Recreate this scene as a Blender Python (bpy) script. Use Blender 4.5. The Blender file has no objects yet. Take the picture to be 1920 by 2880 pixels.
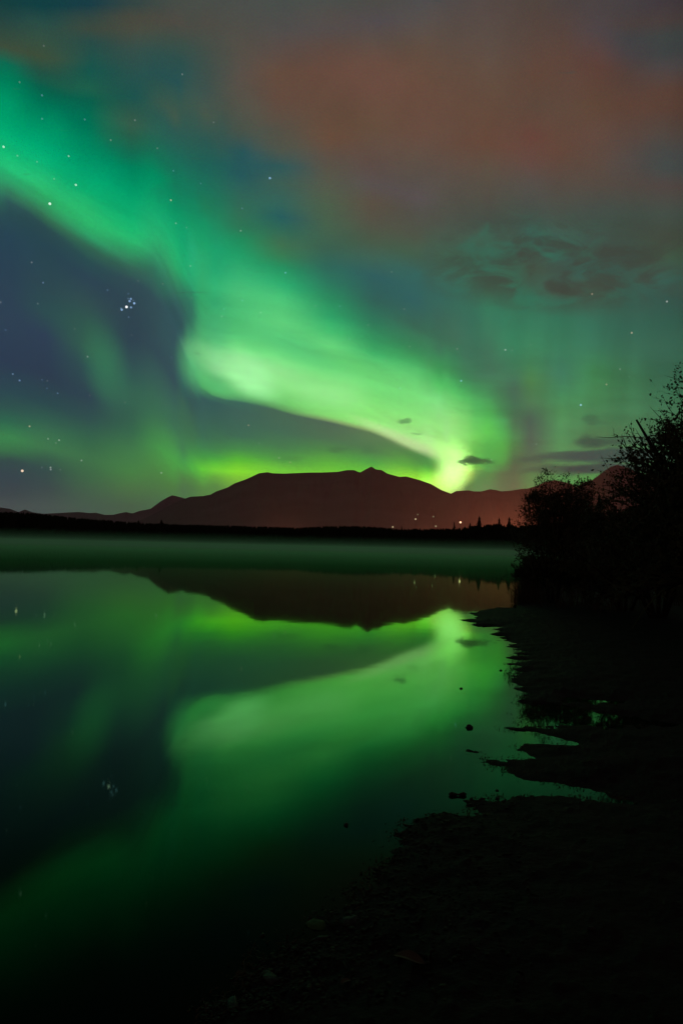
import bpy, math, random
import numpy as np
from mathutils import Vector, Matrix, noise as mnoise

# ------------------------------------------------------------------ camera
PITCH, ROLL, FPX = 0.0478231, 0.0233505, 2124.6      # fitted on star / reflection pairs
CAM_Z = 1.5
sc = bpy.context.scene
COL = sc.collection
F_W = Vector((0, math.cos(PITCH), math.sin(PITCH)))
_u0 = Vector((0, -math.sin(PITCH), math.cos(PITCH)))
_r0 = Vector((1, 0, 0))
R_T = math.cos(ROLL)*_r0 + math.sin(ROLL)*_u0
U_P = -math.sin(ROLL)*_r0 + math.cos(ROLL)*_u0
cd = bpy.data.cameras.new('camera')
cam = bpy.data.objects.new('camera', cd)
COL.objects.link(cam)
m = Matrix((R_T, U_P, -F_W)).transposed().to_4x4()
m.translation = Vector((0, 0, CAM_Z))
cam.matrix_world = m
cd.sensor_fit = 'VERTICAL'; cd.sensor_height = 36; cd.sensor_width = 24
cd.lens = FPX/2880*36
cd.clip_start = 0.05; cd.clip_end = 60000
sc.camera = cam
sc.view_settings.view_transform = 'Standard'
sc.view_settings.look = 'None'
sc.view_settings.exposure = 0
sc.view_settings.gamma = 1
cy = sc.cycles
cy.use_denoising = True
cy.max_bounces = 6; cy.volume_bounces = 2; cy.diffuse_bounces = 2; cy.glossy_bounces = 3
cy.transparent_max_bounces = 8
cy.sample_clamp_indirect = 4
cy.use_adaptive_sampling = True; cy.adaptive_threshold = 0.015; cy.adaptive_min_samples = 16

def pdir(x, y):                       # direction of a photo pixel (1920 x 2880)
    d = R_T*(x-960) + U_P*(1440-y) + F_W*FPX
    return d.normalized()
def on_ground(x, y, z=0.0):           # where that direction meets height z
    d = pdir(x, y); t = (z-CAM_Z)/d.z
    return Vector((0, 0, CAM_Z)) + d*t
def at(x, y, dist):                   # point on that direction at a horizontal distance
    d = pdir(x, y); h = math.hypot(d.x, d.y)
    return Vector((0, 0, CAM_Z)) + d*(dist/h)
def lin(c):
    return tuple((v/255/12.92) if v <= 10 else ((v/255+0.055)/1.055)**2.4 for v in c)

# ------------------------------------------------------------------ the night sky
# aurora table: for directions on each meridian of the aurora's own frame, colour against height
S = 1.568
def st(txt, off=0, k=S):
    out = []
    for w in txt.split():
        a, b = w.split(':'); r = tuple(int(v) for v in b.split(','))
        out.append((off+float(a)/k, r))
    return out
Z3, Z4 = 3.267, 4.523
top1275 = st('0:86,78,74 200:100,78,66 400:108,78,62 470:92,82,70 520:84,82,76 600:82,82,74 680:76,84,74 720:72,90,76 760:52,112,90 850:50,112,92', 0, 1)
top1370 = st('0:84,72,68 200:90,76,68 400:98,76,62 650:104,74,60 760:92,80,68 880:82,78,70 970:70,78,70 1030:62,98,82 1100:62,92,76 1180:55,105,84 1260:56,100,80 1330:50,125,95')
SKY = {
 30: st('0:22,62,62 60:35,68,65 150:52,75,62 200:60,75,58 240:40,90,70 270:10,105,80 350:0,125,88 430:0,145,100 520:0,160,108 600:5,175,115 680:20,185,115 740:35,185,115 790:45,160,105 845:50,120,90 890:45,85,85 930:40,75,80 1050:38,68,85 1200:40,66,84 1400:44,66,86 1600:42,60,82 1720:42,72,82 1800:45,85,80 1860:45,105,80 1930:60,135,80 1985:58,115,75 2030:52,75,75 2100:55,70,78 2180:62,72,76 2230:72,80,80'),
 130: st('0:18,62,65 80:40,75,68 150:50,78,65 230:60,78,58 300:35,82,68 360:10,95,75 430:0,115,85 540:0,145,100 640:0,165,112 720:10,180,118 800:35,185,115 850:45,185,110 900:50,160,100 956:52,115,85 1000:42,75,80 1080:38,70,82 1250:42,72,82 1380:42,78,82 1480:44,64,86 1650:42,60,80 1780:42,75,80 1850:48,95,80 1920:58,115,80 1975:62,120,78 2020:55,95,75 2070:52,78,76 2150:60,75,76 2230:72,84,80'),
 250: st('0:25,62,70 60:50,70,65 110:58,72,62 170:40,75,70 300:22,85,75 380:30,95,75 430:10,95,75 540:0,115,85 650:0,140,98 750:0,162,110 850:10,175,112 940:40,185,110 1000:45,185,110 1050:45,150,100 1090:50,105,85 1150:40,78,82 1230:42,68,84 1330:46,78,82 1430:46,90,80 1540:48,95,80 1620:44,80,82 1750:44,68,82 1850:46,82,80 1950:52,105,75 2020:62,115,75 2100:62,105,72 2180:68,95,75 2260:72,90,78'),
 370: st('0:50,68,66 60:70,72,62 120:72,75,64 220:52,78,72 320:40,80,75 430:28,82,75 500:45,85,70 540:52,90,72 590:40,92,72 660:20,105,80 740:0,130,92 850:0,155,104 950:10,172,110 1020:25,185,112 1070:40,180,108 1130:48,140,95 1180:52,105,88 1240:46,75,84 1330:44,70,82 1500:44,68,82 1600:46,80,84 1700:48,95,84 1800:48,92,80 1900:52,105,78 2000:65,125,75 2080:70,130,70 2150:75,115,70 2230:72,95,72'),
 490: st('0:70,76,70 100:78,75,68 200:60,78,70 300:45,80,76 400:40,82,82 460:52,85,76 520:64,88,74 580:45,90,82 680:30,100,85 780:20,115,88 880:5,140,95 980:10,160,105 1080:25,175,112 1160:40,175,110 1230:50,150,100 1300:50,105,90 1360:46,85,88 1450:48,80,90 1560:50,85,90 1680:50,80,88 1780:55,100,88 1880:60,115,85 1950:68,140,80 2030:75,165,75 2090:78,150,70 2150:78,125,68 2230:75,110,75'),
 515: st('0:70,76,70 120:78,76,68 200:55,80,75 260:40,82,84 330:74,86,72 380:45,88,82 500:25,108,86 600:5,145,98 700:20,168,112', 0, 1)
      + st('200:35,172,112 300:40,165,108 400:45,140,98 500:48,125,95 600:48,105,90 700:48,90,90 850:48,90,95 1000:55,105,90 1100:55,105,92 1250:45,85,90 1400:55,100,85 1600:60,110,82 1850:65,130,82 1950:70,155,78 2020:75,160,72 2100:80,130,70 2200:78,115,75', 700, Z3),
 540: st('0:68,76,72 130:80,76,70 260:70,84,78 370:45,82,82 470:42,95,82 560:25,130,90 640:20,155,102', 0, 1)
      + st('0:35,172,118 200:38,178,118 350:42,165,112 450:45,140,100 550:48,125,98 700:48,118,95 800:50,125,98 950:72,160,112 1050:75,165,112 1150:68,150,105 1230:58,120,95 1320:48,85,88 1450:52,90,85 1600:58,105,82 1750:62,120,80 1850:65,140,78 1950:75,170,72 2020:82,180,70 2100:80,140,68 2200:78,120,72', 700, Z3),
 570: st('0:66,76,72 100:76,76,70 200:84,78,70 300:82,80,70 400:74,82,76 500:62,86,80 580:42,82,82 650:30,82,84 740:48,90,80 830:45,100,82 900:30,125,88 980:20,145,98 1060:25,160,105 1150:40,172,112 1250:50,175,112 1330:50,165,105 1400:60,170,110 1480:70,175,112 1540:90,190,118 1600:115,205,128 1650:95,195,115 1700:75,170,100 1730:65,135,95 1770:50,90,90 1850:55,100,88 1920:58,110,86 1970:62,130,82 2020:70,160,70 2070:100,205,60 2110:90,165,68 2160:85,130,70'),
 605: st('0:68,76,72 130:84,76,70 260:74,84,76 400:36,82,84 480:45,95,80 560:40,115,85 630:20,145,98', 0, 1)
      + st('0:25,160,108 200:35,172,115 350:50,185,120 500:50,170,112 600:62,180,115 750:72,182,118 900:95,205,130 1000:125,222,145 1100:140,220,150 1180:110,200,125 1250:90,190,112 1330:82,165,100 1370:62,120,95 1450:50,90,88 1600:55,100,85 1750:60,115,82 1850:65,135,78 1920:72,165,70 1980:95,200,60 2030:118,215,60 2100:100,165,65 2180:88,135,70', 700, Z3),
 670: st('0:75,78,74 200:82,78,70 350:88,78,70 450:84,82,72 570:72,84,74 650:40,85,88 760:38,88,90 850:46,98,86 930:48,108,84 1000:42,118,85 1050:30,140,92 1120:30,160,105 1220:50,180,118 1300:70,190,120 1400:72,188,115 1480:85,200,120 1540:110,225,130 1590:150,240,155 1650:175,248,175 1690:140,225,140 1725:95,190,110 1752:80,150,100 1780:58,105,92 1830:58,98,88 1920:60,108,86 1980:68,140,76 2030:90,190,55 2080:135,225,50 2110:125,195,58 2160:110,160,65'),
 790: st('0:72,78,74 130:78,76,74 230:90,76,70 330:100,76,62 440:98,74,62 550:90,80,68 640:82,86,74 720:48,88,88 800:60,92,82 900:50,98,88 960:38,92,92 1020:48,105,86 1080:62,112,80 1130:55,125,84 1180:35,148,98 1260:42,178,115 1330:75,200,122 1430:100,212,125 1510:92,205,120 1570:110,222,128 1640:150,238,148 1700:145,238,140 1750:120,220,118 1790:95,165,95 1830:68,105,85 1900:65,108,86 1970:68,125,80 2030:78,155,70 2070:110,200,62 2120:120,200,60'),
 930: st('0:74,78,74 80:82,76,72 150:84,76,74 220:92,74,66 330:102,74,62 480:98,74,60 600:102,76,60 680:92,80,70 800:82,86,72 900:75,94,74 1000:68,98,76 1100:58,98,80 1180:45,105,92 1250:40,118,94 1320:38,140,96 1400:40,165,105 1460:65,195,115 1520:100,215,125 1600:105,218,118 1680:125,230,128 1740:145,235,138 1790:135,232,120 1820:135,225,115 1850:130,170,105 1880:78,105,85 1940:75,115,82 1990:75,140,72 2050:95,185,62 2100:120,210,58'),
 1050: st('0:76,74,70 100:80,74,76 200:90,76,68 300:104,76,64 400:106,76,64 550:98,76,60 700:94,76,68 820:88,80,78 900:90,80,68 980:84,82,70 1080:70,90,72 1150:60,100,86 1220:45,96,96 1320:45,98,90 1420:40,120,90 1500:45,150,95 1560:60,180,105 1620:95,210,118 1700:115,225,122 1770:130,232,122 1840:145,238,125 1870:150,230,125 1895:150,190,115 1930:90,125,85 1990:75,125,78 2040:78,165,72 2090:105,205,62 2140:125,215,58'),
 1170: st('0:78,76,76 100:86,78,74 220:94,76,64 400:104,76,62 600:102,76,64 720:92,78,68 800:86,78,72 880:88,80,80 950:82,82,74 1050:78,86,72 1130:66,98,78 1200:50,104,96 1330:45,98,96 1440:52,105,86 1540:50,135,88 1600:65,175,100 1660:95,205,115 1740:120,225,125 1820:135,232,125 1880:150,235,128 1930:175,240,145 1970:165,210,130 2000:110,150,90 2030:75,135,72 2070:95,185,62 2110:150,235,60 2160:190,245,90'),
 1235: st('0:84,78,74 130:92,78,68 300:104,78,64 400:104,76,62 480:90,80,74 580:84,82,78 680:76,84,74 740:62,98,80 790:52,108,88 900:55,105,90', 0, 1)
      + st('200:55,110,88 400:55,120,88 550:55,150,90 700:60,165,90 850:85,205,105 1000:120,225,130 1150:140,230,135 1350:150,235,130 1500:160,240,130 1600:185,242,150 1680:190,235,140 1730:150,205,110 1780:110,185,85 1850:110,200,75 1930:150,225,60 2000:205,250,110 2080:225,240,120 2200:190,200,70', 900, Z4),
 1205: st('1221:165,240,140 1241:185,242,150 1257:188,230,146 1270:150,180,115 1282:85,150,85 1302:70,155,80 1323:100,215,65 1343:160,245,80 1356:190,250,100', 0, 1),
 1255: st('1180:150,235,135 1241:165,238,140 1262:190,245,150 1276:200,240,150 1288:180,225,130 1302:150,205,95 1315:160,228,95 1327:200,250,125 1343:225,252,130 1357:220,243,115 1374:190,210,90', 0, 1),
 1275: top1275 + st('950:60,112,90 1000:52,125,88 1040:55,140,88 1070:62,165,92 1100:80,195,102 1150:125,226,122 1180:150,235,130 1220:155,238,130 1260:180,248,140 1282:215,255,165 1302:230,255,175 1323:238,255,175 1345:235,255,150 1360:205,225,90 1375:155,185,80', 0, 1),
 1310: top1275 + st('900:52,112,92 1000:58,118,92 1060:58,132,90 1090:62,160,92 1121:80,190,100 1165:122,222,118 1190:135,230,118 1230:145,232,118 1270:155,240,110 1290:175,250,110 1305:215,255,130 1325:225,255,130 1340:205,235,100 1352:150,180,85 1365:95,140,72 1385:85,120,72', 0, 1),
 1338: top1275[:-1] + st('900:50,115,92 1000:56,116,90 1060:60,125,90 1100:62,150,90 1150:80,190,100 1190:105,215,105 1230:120,218,95 1265:105,200,85 1290:95,185,80 1310:110,185,75 1325:90,150,75 1345:80,135,75 1380:85,135,80', 0, 1),
 1370: top1370 + st('1450:55,125,95 1550:60,118,92 1650:62,118,90 1750:65,150,90 1830:75,185,90 1900:95,210,85 1960:85,185,80 2010:75,165,75 2060:75,150,75 2110:80,130,72 2150:88,130,80'),
 1410: top1370 + st('0:50,125,95 300:55,130,95 600:60,120,90 900:62,118,84 1150:62,135,82 1300:70,165,90 1450:75,175,82 1600:80,178,75 1750:75,155,72 1850:78,125,72 2000:82,105,72 2150:88,112,76', 900, Z4),
 1445: top1370 + st('0:48,122,92 300:50,132,95 600:58,125,90 900:66,108,88 1100:62,112,82 1300:70,115,82 1500:72,135,80 1600:76,130,75 1750:76,105,74 1900:80,98,72 2050:88,105,74', 900, Z4),
 1490: st('0:80,68,62 150:88,70,62 300:96,70,58 450:92,72,60 600:102,68,58 720:98,74,66 800:86,78,72 900:76,80,74 980:64,84,74 1060:52,104,90 1110:60,88,76 1180:64,82,68 1250:60,90,74 1310:48,112,88 1430:50,125,94 1520:55,132,94 1600:58,128,86 1680:72,132,78 1780:72,122,84 1850:70,98,84 1950:76,98,82 2030:82,110,78 2100:82,125,75 2160:88,128,75'),
 1575: st('0:78,68,66 150:92,68,58 300:94,72,60 420:98,70,58 500:88,74,66 600:72,80,72 690:58,98,84', 0, 1)
      + st('100:60,90,80 200:62,82,72 280:62,94,82 400:66,84,72 500:52,108,88 650:48,120,92 900:52,125,92 1150:58,125,96 1350:62,135,88 1500:72,140,86 1700:76,140,88 1850:80,140,85 1950:80,130,80 2100:76,140,78', 700, Z3),
 1670: st('0:74,66,66 130:78,68,70 280:92,64,56 450:94,70,56 600:96,72,62 720:90,72,62 820:84,74,66 920:70,78,72 1000:62,82,72 1100:62,78,70 1200:50,98,86 1260:62,86,72 1340:52,100,82 1430:48,110,88 1530:52,118,90 1640:58,132,82 1750:64,134,84 1850:68,128,84 1900:76,125,82 1970:80,125,82 2060:72,118,78 2130:80,150,75'),
 1770: st('0:70,64,66 80:74,64,62 150:66,66,68 220:72,66,68 300:84,66,60 450:92,66,55 600:88,70,62 720:80,72,68 820:80,72,66 950:66,78,70 1050:64,78,68 1150:60,84,74 1230:56,90,78 1340:50,94,80 1450:48,102,84 1560:54,112,86 1680:56,118,80 1800:62,122,82 1950:74,120,80 2100:72,125,76'),
 1860: st('0:66,58,62 80:72,62,60 150:62,67,66 220:62,66,66 280:74,68,68 380:88,64,54 480:88,64,54 600:80,70,64 680:70,72,70 740:67,73,71 820:80,70,66 950:66,78,70 1050:66,76,64 1130:64,88,70 1220:55,94,82 1320:50,88,78 1420:46,96,80 1530:52,104,84 1640:48,100,76 1750:54,110,78 1900:64,110,76 2100:60,105,75'),
}
SKY[1950] = [(y, tuple(int(v*0.9) for v in c)) for y, c in SKY[1860]]
SKY[-60] = SKY[30]
EDGE = [(-150, 425), (0, 517), (60, 560), (130, 608), (190, 655), (250, 695), (310, 732), (370, 766), (435, 793),
        (553, 1085), (606, 1118), (670, 1126), (760, 1140), (820, 1160), (930, 1182),
        (1050, 1210), (1110, 1234), (1170, 1262), (1235, 1288), (1262, 1310), (1300, 1320), (2100, 1320)]
VB = 1500.0
_gx = np.arange(-150, 2101, 5.0); _gy = np.interp(_gx, [a for a, b in EDGE], [b for a, b in EDGE])
_kk = np.exp(-0.5*(np.arange(-12, 13)*5/18.0)**2); _kk /= _kk.sum()
_gy = np.convolve(np.pad(_gy, 12, mode='edge'), _kk, 'valid')
_sx = np.concatenate([np.arange(-150, 1340, 34.0), [1400, 2100]]); _sy = np.interp(_sx, _gx, _gy)
EDGE = list(zip(_sx.tolist(), _sy.tolist()))
def edge_y(x):
    return float(np.interp(x, _sx, _sy))
def warp(x, y):
    e = edge_y(x)
    if x >= 570:                       # the curtain's lower hem is crisp
        d = y-e; t = min(1, max(0, (abs(d)-12)/50)); y = e+d*(0.45+0.55*t*t*(3-2*t))
    return 0.5*y/e if y < e else 0.5+0.5*(y-e)/(VB-e)

def hdr(c):                            # the brightest green runs past white
    return (c[0], c[1]*(1+max(0, c[1]-.88)/.12*.55), c[2])
def col_at(x, y):
    c = sorted(SKY[x]); ys = [a for a, b in c]
    return tuple(float(np.interp(y, ys, [b[i] for a, b in c])) for i in range(3))
def from_neighbours(x, x0, x1, cut, n=9):   # above the cut the narrow meridians follow their wide neighbours
    f = (x-x0)/(x1-x0)
    new = []
    for y in np.linspace(0, cut-30, n):
        a, b = col_at(x0, y), col_at(x1, y); new.append((float(y), tuple(p*(1-f)+q*f for p, q in zip(a, b))))
    SKY[x] = new+[(y, c) for y, c in sorted(SKY[x]) if y >= cut]
from_neighbours(570, 490, 670, 560)
for x_ in (515, 540): from_neighbours(x_, 490, 570, 640)
from_neighbours(605, 570, 670, 640)
for x_ in (1235, 1275, 1310, 1338): from_neighbours(x_, 1170, 1370, 860)
from_neighbours(1205, 1170, 1235, 1215, 20); from_neighbours(1255, 1235, 1275, 1175, 20)
for x_ in (1410, 1445): from_neighbours(x_, 1370, 1490, 860)
world = bpy.data.worlds.new('World'); sc.world = world
world.use_nodes = True
nt = world.node_tree; nt.nodes.clear()
class NT:
    def __init__(s, nt): s.nt = nt
    def n(s, t, **k):
        o = s.nt.nodes.new(t)
        for a, b in k.items(): setattr(o, a, b)
        return o
    def put(s, sock, v):
        if isinstance(v, bpy.types.NodeSocket): s.nt.links.new(v, sock)
        elif v is not None: sock.default_value = v
    def math(s, op, a, b=None, c=None, clamp=False):
        o = s.n('ShaderNodeMath', operation=op, use_clamp=clamp)
        s.put(o.inputs[0], a); s.put(o.inputs[1], b); s.put(o.inputs[2], c)
        return o.outputs[0]
    def vec(s, op, a, b=None, c=None, scale=None):
        o = s.n('ShaderNodeVectorMath', operation=op)
        s.put(o.inputs[0], a); s.put(o.inputs[1], b); s.put(o.inputs[2], c)
        if scale is not None: s.put(o.inputs['Scale'], scale)
        return o.outputs['Value'] if op in ('DOT_PRODUCT', 'DISTANCE', 'LENGTH') else o.outputs[0]
    def rng(s, v, a, b, c, d, smooth=False):
        o = s.n('ShaderNodeMapRange', interpolation_type='SMOOTHSTEP' if smooth else 'LINEAR')
        s.put(o.inputs[0], v)
        for i, q in zip((1, 2, 3, 4), (a, b, c, d)): o.inputs[i].default_value = q
        return o.outputs[0]
    def mix(s, f, a, b, kind='MIX'):
        o = s.n('ShaderNodeMix', data_type='RGBA', blend_type=kind)
        s.put(o.inputs[0], f); s.put(o.inputs[6], a); s.put(o.inputs[7], b)
        return o.outputs[2]
    def addc(s, f, a, b):                 # a + f*b, colours only
        return s.mix(f, a, b, 'ADD')
    def mulc(s, f, a):                    # f*a, colours only
        o = s.n('ShaderNodeMix', data_type='RGBA'); o.clamp_factor = False
        s.put(o.inputs[0], f); o.inputs[6].default_value = (0, 0, 0, 1); s.put(o.inputs[7], a)
        return o.outputs[2]
    def noise(s, v, scale, det=3, rough=0.5, dist=0.0, colour=False):
        o = s.n('ShaderNodeTexNoise')
        s.put(o.inputs['Vector'], v)
        o.inputs['Scale'].default_value = scale; o.inputs['Detail'].default_value = det
        o.inputs['Roughness'].default_value = rough; o.inputs['Distortion'].default_value = dist
        return o.outputs['Color'] if colour else o.outputs[0]
W = NT(nt)
D = W.vec('NORMALIZE', W.n('ShaderNodeTexCoord').outputs['Generated'])
# the aurora's own frame: heights and breadths along its arc, on the sky at infinity
fw = W.math('MAXIMUM', W.vec('DOT_PRODUCT', D, tuple(F_W)), 0.12)
ux = W.math('MULTIPLY_ADD', W.math('DIVIDE', W.vec('DOT_PRODUCT', D, tuple(R_T)), fw), FPX, 960.0)
uy = W.math('MULTIPLY_ADD', W.math('DIVIDE', W.vec('DOT_PRODUCT', D, tuple(U_P)), fw), -FPX, 1440.0)
# slow drift of the cloud edges
wn = W.n('ShaderNodeTexNoise'); W.put(wn.inputs['Vector'], D); wn.inputs['Scale'].default_value = 7.0
wn.inputs['Detail'].default_value = 4
wsep = W.n('ShaderNodeSeparateColor'); W.put(wsep.inputs[0], wn.outputs['Color'])
high = W.rng(uy, 950, 250, 0.0, 1.0, True)
cx = W.math('MULTIPLY_ADD', W.math('MULTIPLY', W.math('SUBTRACT', wsep.outputs[0], 0.5), high), 150.0, ux)
cyy = W.math('MULTIPLY_ADD', W.math('MULTIPLY', W.math('SUBTRACT', wsep.outputs[1], 0.5), high), 110.0, uy)
X = W.math('MINIMUM', W.math('MAXIMUM', cx, -100.0), 1990.0)
fc = W.n('ShaderNodeFloatCurve')
cv = fc.mapping.curves[0]
fc.mapping.extend = 'HORIZONTAL'
pts = [((x+150)/2250, y/VB) for x, y in EDGE]
while len(cv.points) < len(pts): cv.points.new(0.5, 0.5)
for p, (a, b) in zip(cv.points, pts): p.location = (a, b); p.handle_type = 'VECTOR'
fc.mapping.update()
W.put(fc.inputs['Value'], W.rng(X, -150, 2100, 0, 1))
E_ = W.math('MULTIPLY', fc.outputs[0], VB)
above = W.math('MULTIPLY', W.math('DIVIDE', cyy, E_), 0.5)
below = W.math('MULTIPLY_ADD', W.math('DIVIDE', W.math('SUBTRACT', cyy, E_), W.math('SUBTRACT', VB, E_)), 0.5, 0.5)
sel = W.math('LESS_THAN', cyy, E_)
Vc = W.math('ADD', W.math('MULTIPLY', above, sel), W.math('MULTIPLY', below, W.math('SUBTRACT', 1.0, sel)), clamp=True)
xs = sorted(SKY)
acc = None; wsum = None
for i, x in enumerate(xs):
    hl = x-xs[i-1] if i else xs[1]-x
    hr = xs[i+1]-x if i < len(xs)-1 else x-xs[-2]
    # piecewise width: smooth tent between the neighbouring meridians
    o = W.n('ShaderNodeMapRange', interpolation_type='SMOOTHSTEP')
    W.put(o.inputs[0], X); o.inputs[1].default_value = x-hl*1.0; o.inputs[2].default_value = x+hl*0.0; o.inputs[3].default_value = 0 if i else 1; o.inputs[4].default_value = 1
    o2 = W.n('ShaderNodeMapRange', interpolation_type='SMOOTHSTEP')
    W.put(o2.inputs[0], X); o2.inputs[1].default_value = x; o2.inputs[2].default_value = x+hr; o2.inputs[3].default_value = 1; o2.inputs[4].default_value = 0 if i < len(xs)-1 else 1
    # linear tents blended with the smooth ones keep the brightness from stepping
    l1 = W.rng(X, x-hl, x, 0 if i else 1, 1); l2 = W.rng(X, x, x+hr, 1, 0 if i < len(xs)-1 else 1)
    w = W.math('MULTIPLY', W.math('MULTIPLY_ADD', l1, 0.7, W.math('MULTIPLY', o.outputs[0], 0.3)), W.math('MULTIPLY_ADD', l2, 0.7, W.math('MULTIPLY', o2.outputs[0], 0.3)))
    r = W.n('ShaderNodeValToRGB'); cr = r.color_ramp; cr.interpolation = 'LINEAR'
    stops = sorted((warp(x, y), hdr(lin(c))) for y, c in SKY[x])
    while len(stops) > 32:          # drop the stop that says least
        j = min(range(1, len(stops)-1), key=lambda j: stops[j+1][0]-stops[j-1][0]); stops.pop(j)
    while len(cr.elements) < len(stops): cr.elements.new(0.5)
    for e, (p, c) in zip(cr.elements, stops): e.position = min(1, max(0, p))
    for e, (p, c) in zip(cr.elements, stops): e.color = (*c, 1)
    W.put(r.inputs[0], Vc)
    acc = W.addc(w, acc if acc is not None else (0, 0, 0, 1), r.outputs[0])
sky = acc

def blob(cx_, cy_, rx, ry, ang=0.0, vecin=None):        # 1 in the middle, 0 at the rim
    v = vecin if vecin is not None else UV
    if abs(ang) < 10:
        L = W.vec('LENGTH', W.vec('MULTIPLY_ADD', v, (1/rx, 1/ry, 0), (-cx_/rx, -cy_/ry, 0)))
    else:
        c, s_ = math.cos(math.radians(ang)), math.sin(math.radians(ang))
        a = W.math('SUBTRACT', W.vec('DOT_PRODUCT', v, (c/rx, s_/rx, 0)), (c*cx_+s_*cy_)/rx)
        b = W.math('SUBTRACT', W.vec('DOT_PRODUCT', v, (-s_/ry, c/ry, 0)), (-s_*cx_+c*cy_)/ry)
        L = W.math('SQRT', W.math('ADD', W.math('MULTIPLY', a, a), W.math('MULTIPLY', b, b)))
    return W.math('SUBTRACT', 1.0, L, clamp=True)
cmb = W.n('ShaderNodeCombineXYZ'); W.put(cmb.inputs[0], ux); W.put(cmb.inputs[1], uy)
UV = cmb.outputs[0]
# high brown cloud sheet with ragged holes, and its mottling
mot = W.noise(D, 16.0, 5, 0.6)
m2 = W.noise(W.vec('MULTIPLY', D, (1, 1, 2.2)), 15.0, 5, 0.58, 0.7)
top = W.rng(uy, 1000, 500, 0, 1, True)
sky = W.mix(W.math('MULTIPLY', W.rng(m2, 0.40, 0.56, 0.0, 0.75, True), W.math('MULTIPLY', blob(1590, 745, 470, 150, 4), 2.0, clamp=True)), sky, (*lin((62, 68, 60)), 1))
gl = W.math('MULTIPLY', W.rng(W.noise(W.vec('MULTIPLY', D, (1, 1, 2.0)), 17.0, 3, 0.5, 0.8), 0.48, 0.72, 0.0, 0.55, True), W.math('MULTIPLY', blob(1500, 690, 300, 110, 0), 2.0, clamp=True))
sky = W.mix(gl, sky, (*lin((50, 112, 92)), 1))
sky = W.mulc(W.math('MULTIPLY_ADD', W.math('SUBTRACT', mot, 0.5), W.math('MULTIPLY_ADD', top, 0.2, 0.10), 1.0), sky)
# teal holes in the thin cloud up left
hole = W.math('MULTIPLY', W.rng(W.noise(W.vec('MULTIPLY', D, (1, 1, 1.6)), 11.0, 4, 0.55, 0.4), 0.48, 0.7, 0.0, 0.15, True), W.math('MULTIPLY', blob(520, 420, 560, 300, 30), 2.0, clamp=True))
sky = W.mix(hole, sky, (*lin((34, 82, 84)), 1))
# small dark clouds low over the hills: (x, y, rx, ry, angle, depth, colour)
# folds inside the curtain, the pale hem and the hook where it drops behind the mountain
inside = W.rng(Vc, 0.488, 0.502, 1, 0, True)
for (a, b, rx, ry, an, c, dep) in [
    (500, 880, 44, 80, 12, (48, 86, 92), .6), (550, 1010, 46, 84, 0, (92, 192, 122), .6), (470, 800, 60, 40, 30, (48, 120, 94), .35), (298, 1030, 52, 110, -14, (54, 128, 90), .6), (390, 1135, 130, 40, 26, (54, 110, 84), .45),
    (706, 1062, 95, 48, 50, (180, 247, 182), .6), (640, 1026, 120, 38, 24, (156, 238, 158), .5), (604, 1084, 66, 34, 12, (78, 182, 108), .6),
    (937, 1106, 90, 55, 0, (152, 240, 146), .45), (850, 985, 150, 38, 26, (80, 198, 122), .5), (760, 880, 140, 70, 40, (84, 212, 128), .35),
    (1080, 1090, 110, 50, 30, (112, 222, 122), .35), (1202, 1298, 64, 28, 24, (70, 140, 72), .8), (1146, 1243, 150, 15, 24.5, (204, 240, 165), .75),
    (1252, 1362, 84, 26, -24, (206, 245, 110), .8), (1274, 1322, 40, 62, 12, (244, 255, 184), .95), (1262, 1278, 50, 42, 30, (205, 252, 150), .5), (1352, 1228, 60, 110, -12, (86, 192, 92), .3)]:
    f = W.rng(blob(a, b, rx*1.5, ry*1.5, an), 0.0, 0.95, 0.0, dep, True)
    if b < 1150 and a > 560: f = W.math('MULTIPLY', f, inside)
    sky = W.mix(f, sky, (*hdr(lin(c)), 1))
fold = W.n('ShaderNodeCombineXYZ'); W.put(fold.inputs[0], W.math('MULTIPLY', ux, 0.0022)); W.put(fold.inputs[1], W.math('MULTIPLY', W.math('SUBTRACT', uy, W.math('MULTIPLY', E_, 0.9)), 0.012))
fn = W.noise(fold.outputs[0], 1.6, 3, 0.5, 0.3)
fm = W.math('MULTIPLY', W.rng(Vc, 0.33, 0.42, 0, 1, True), W.rng(Vc, 0.5, 0.52, 0.5, 0, True))
sky = W.mulc(W.math('MULTIPLY_ADD', W.math('SUBTRACT', fn, 0.5), fm, 1.0), sky)
# rays standing in the right-hand curtain
rx_ = W.n('ShaderNodeCombineXYZ'); W.put(rx_.inputs[0], W.math('MULTIPLY', W.math('MULTIPLY_ADD', uy, 0.06, ux), 0.004)); W.put(rx_.inputs[1], W.math('MULTIPLY', uy, 0.0004))
ray = W.noise(rx_.outputs[0], 3.0, 2, 0.5)
rm = W.math('MULTIPLY', W.math('MULTIPLY', blob(1650, 1050, 330, 380), 1.5, clamp=True), 0.55)
sky = W.mulc(W.math('MULTIPLY_ADD', W.math('SUBTRACT', ray, 0.5), rm, 1.0), sky)
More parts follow.
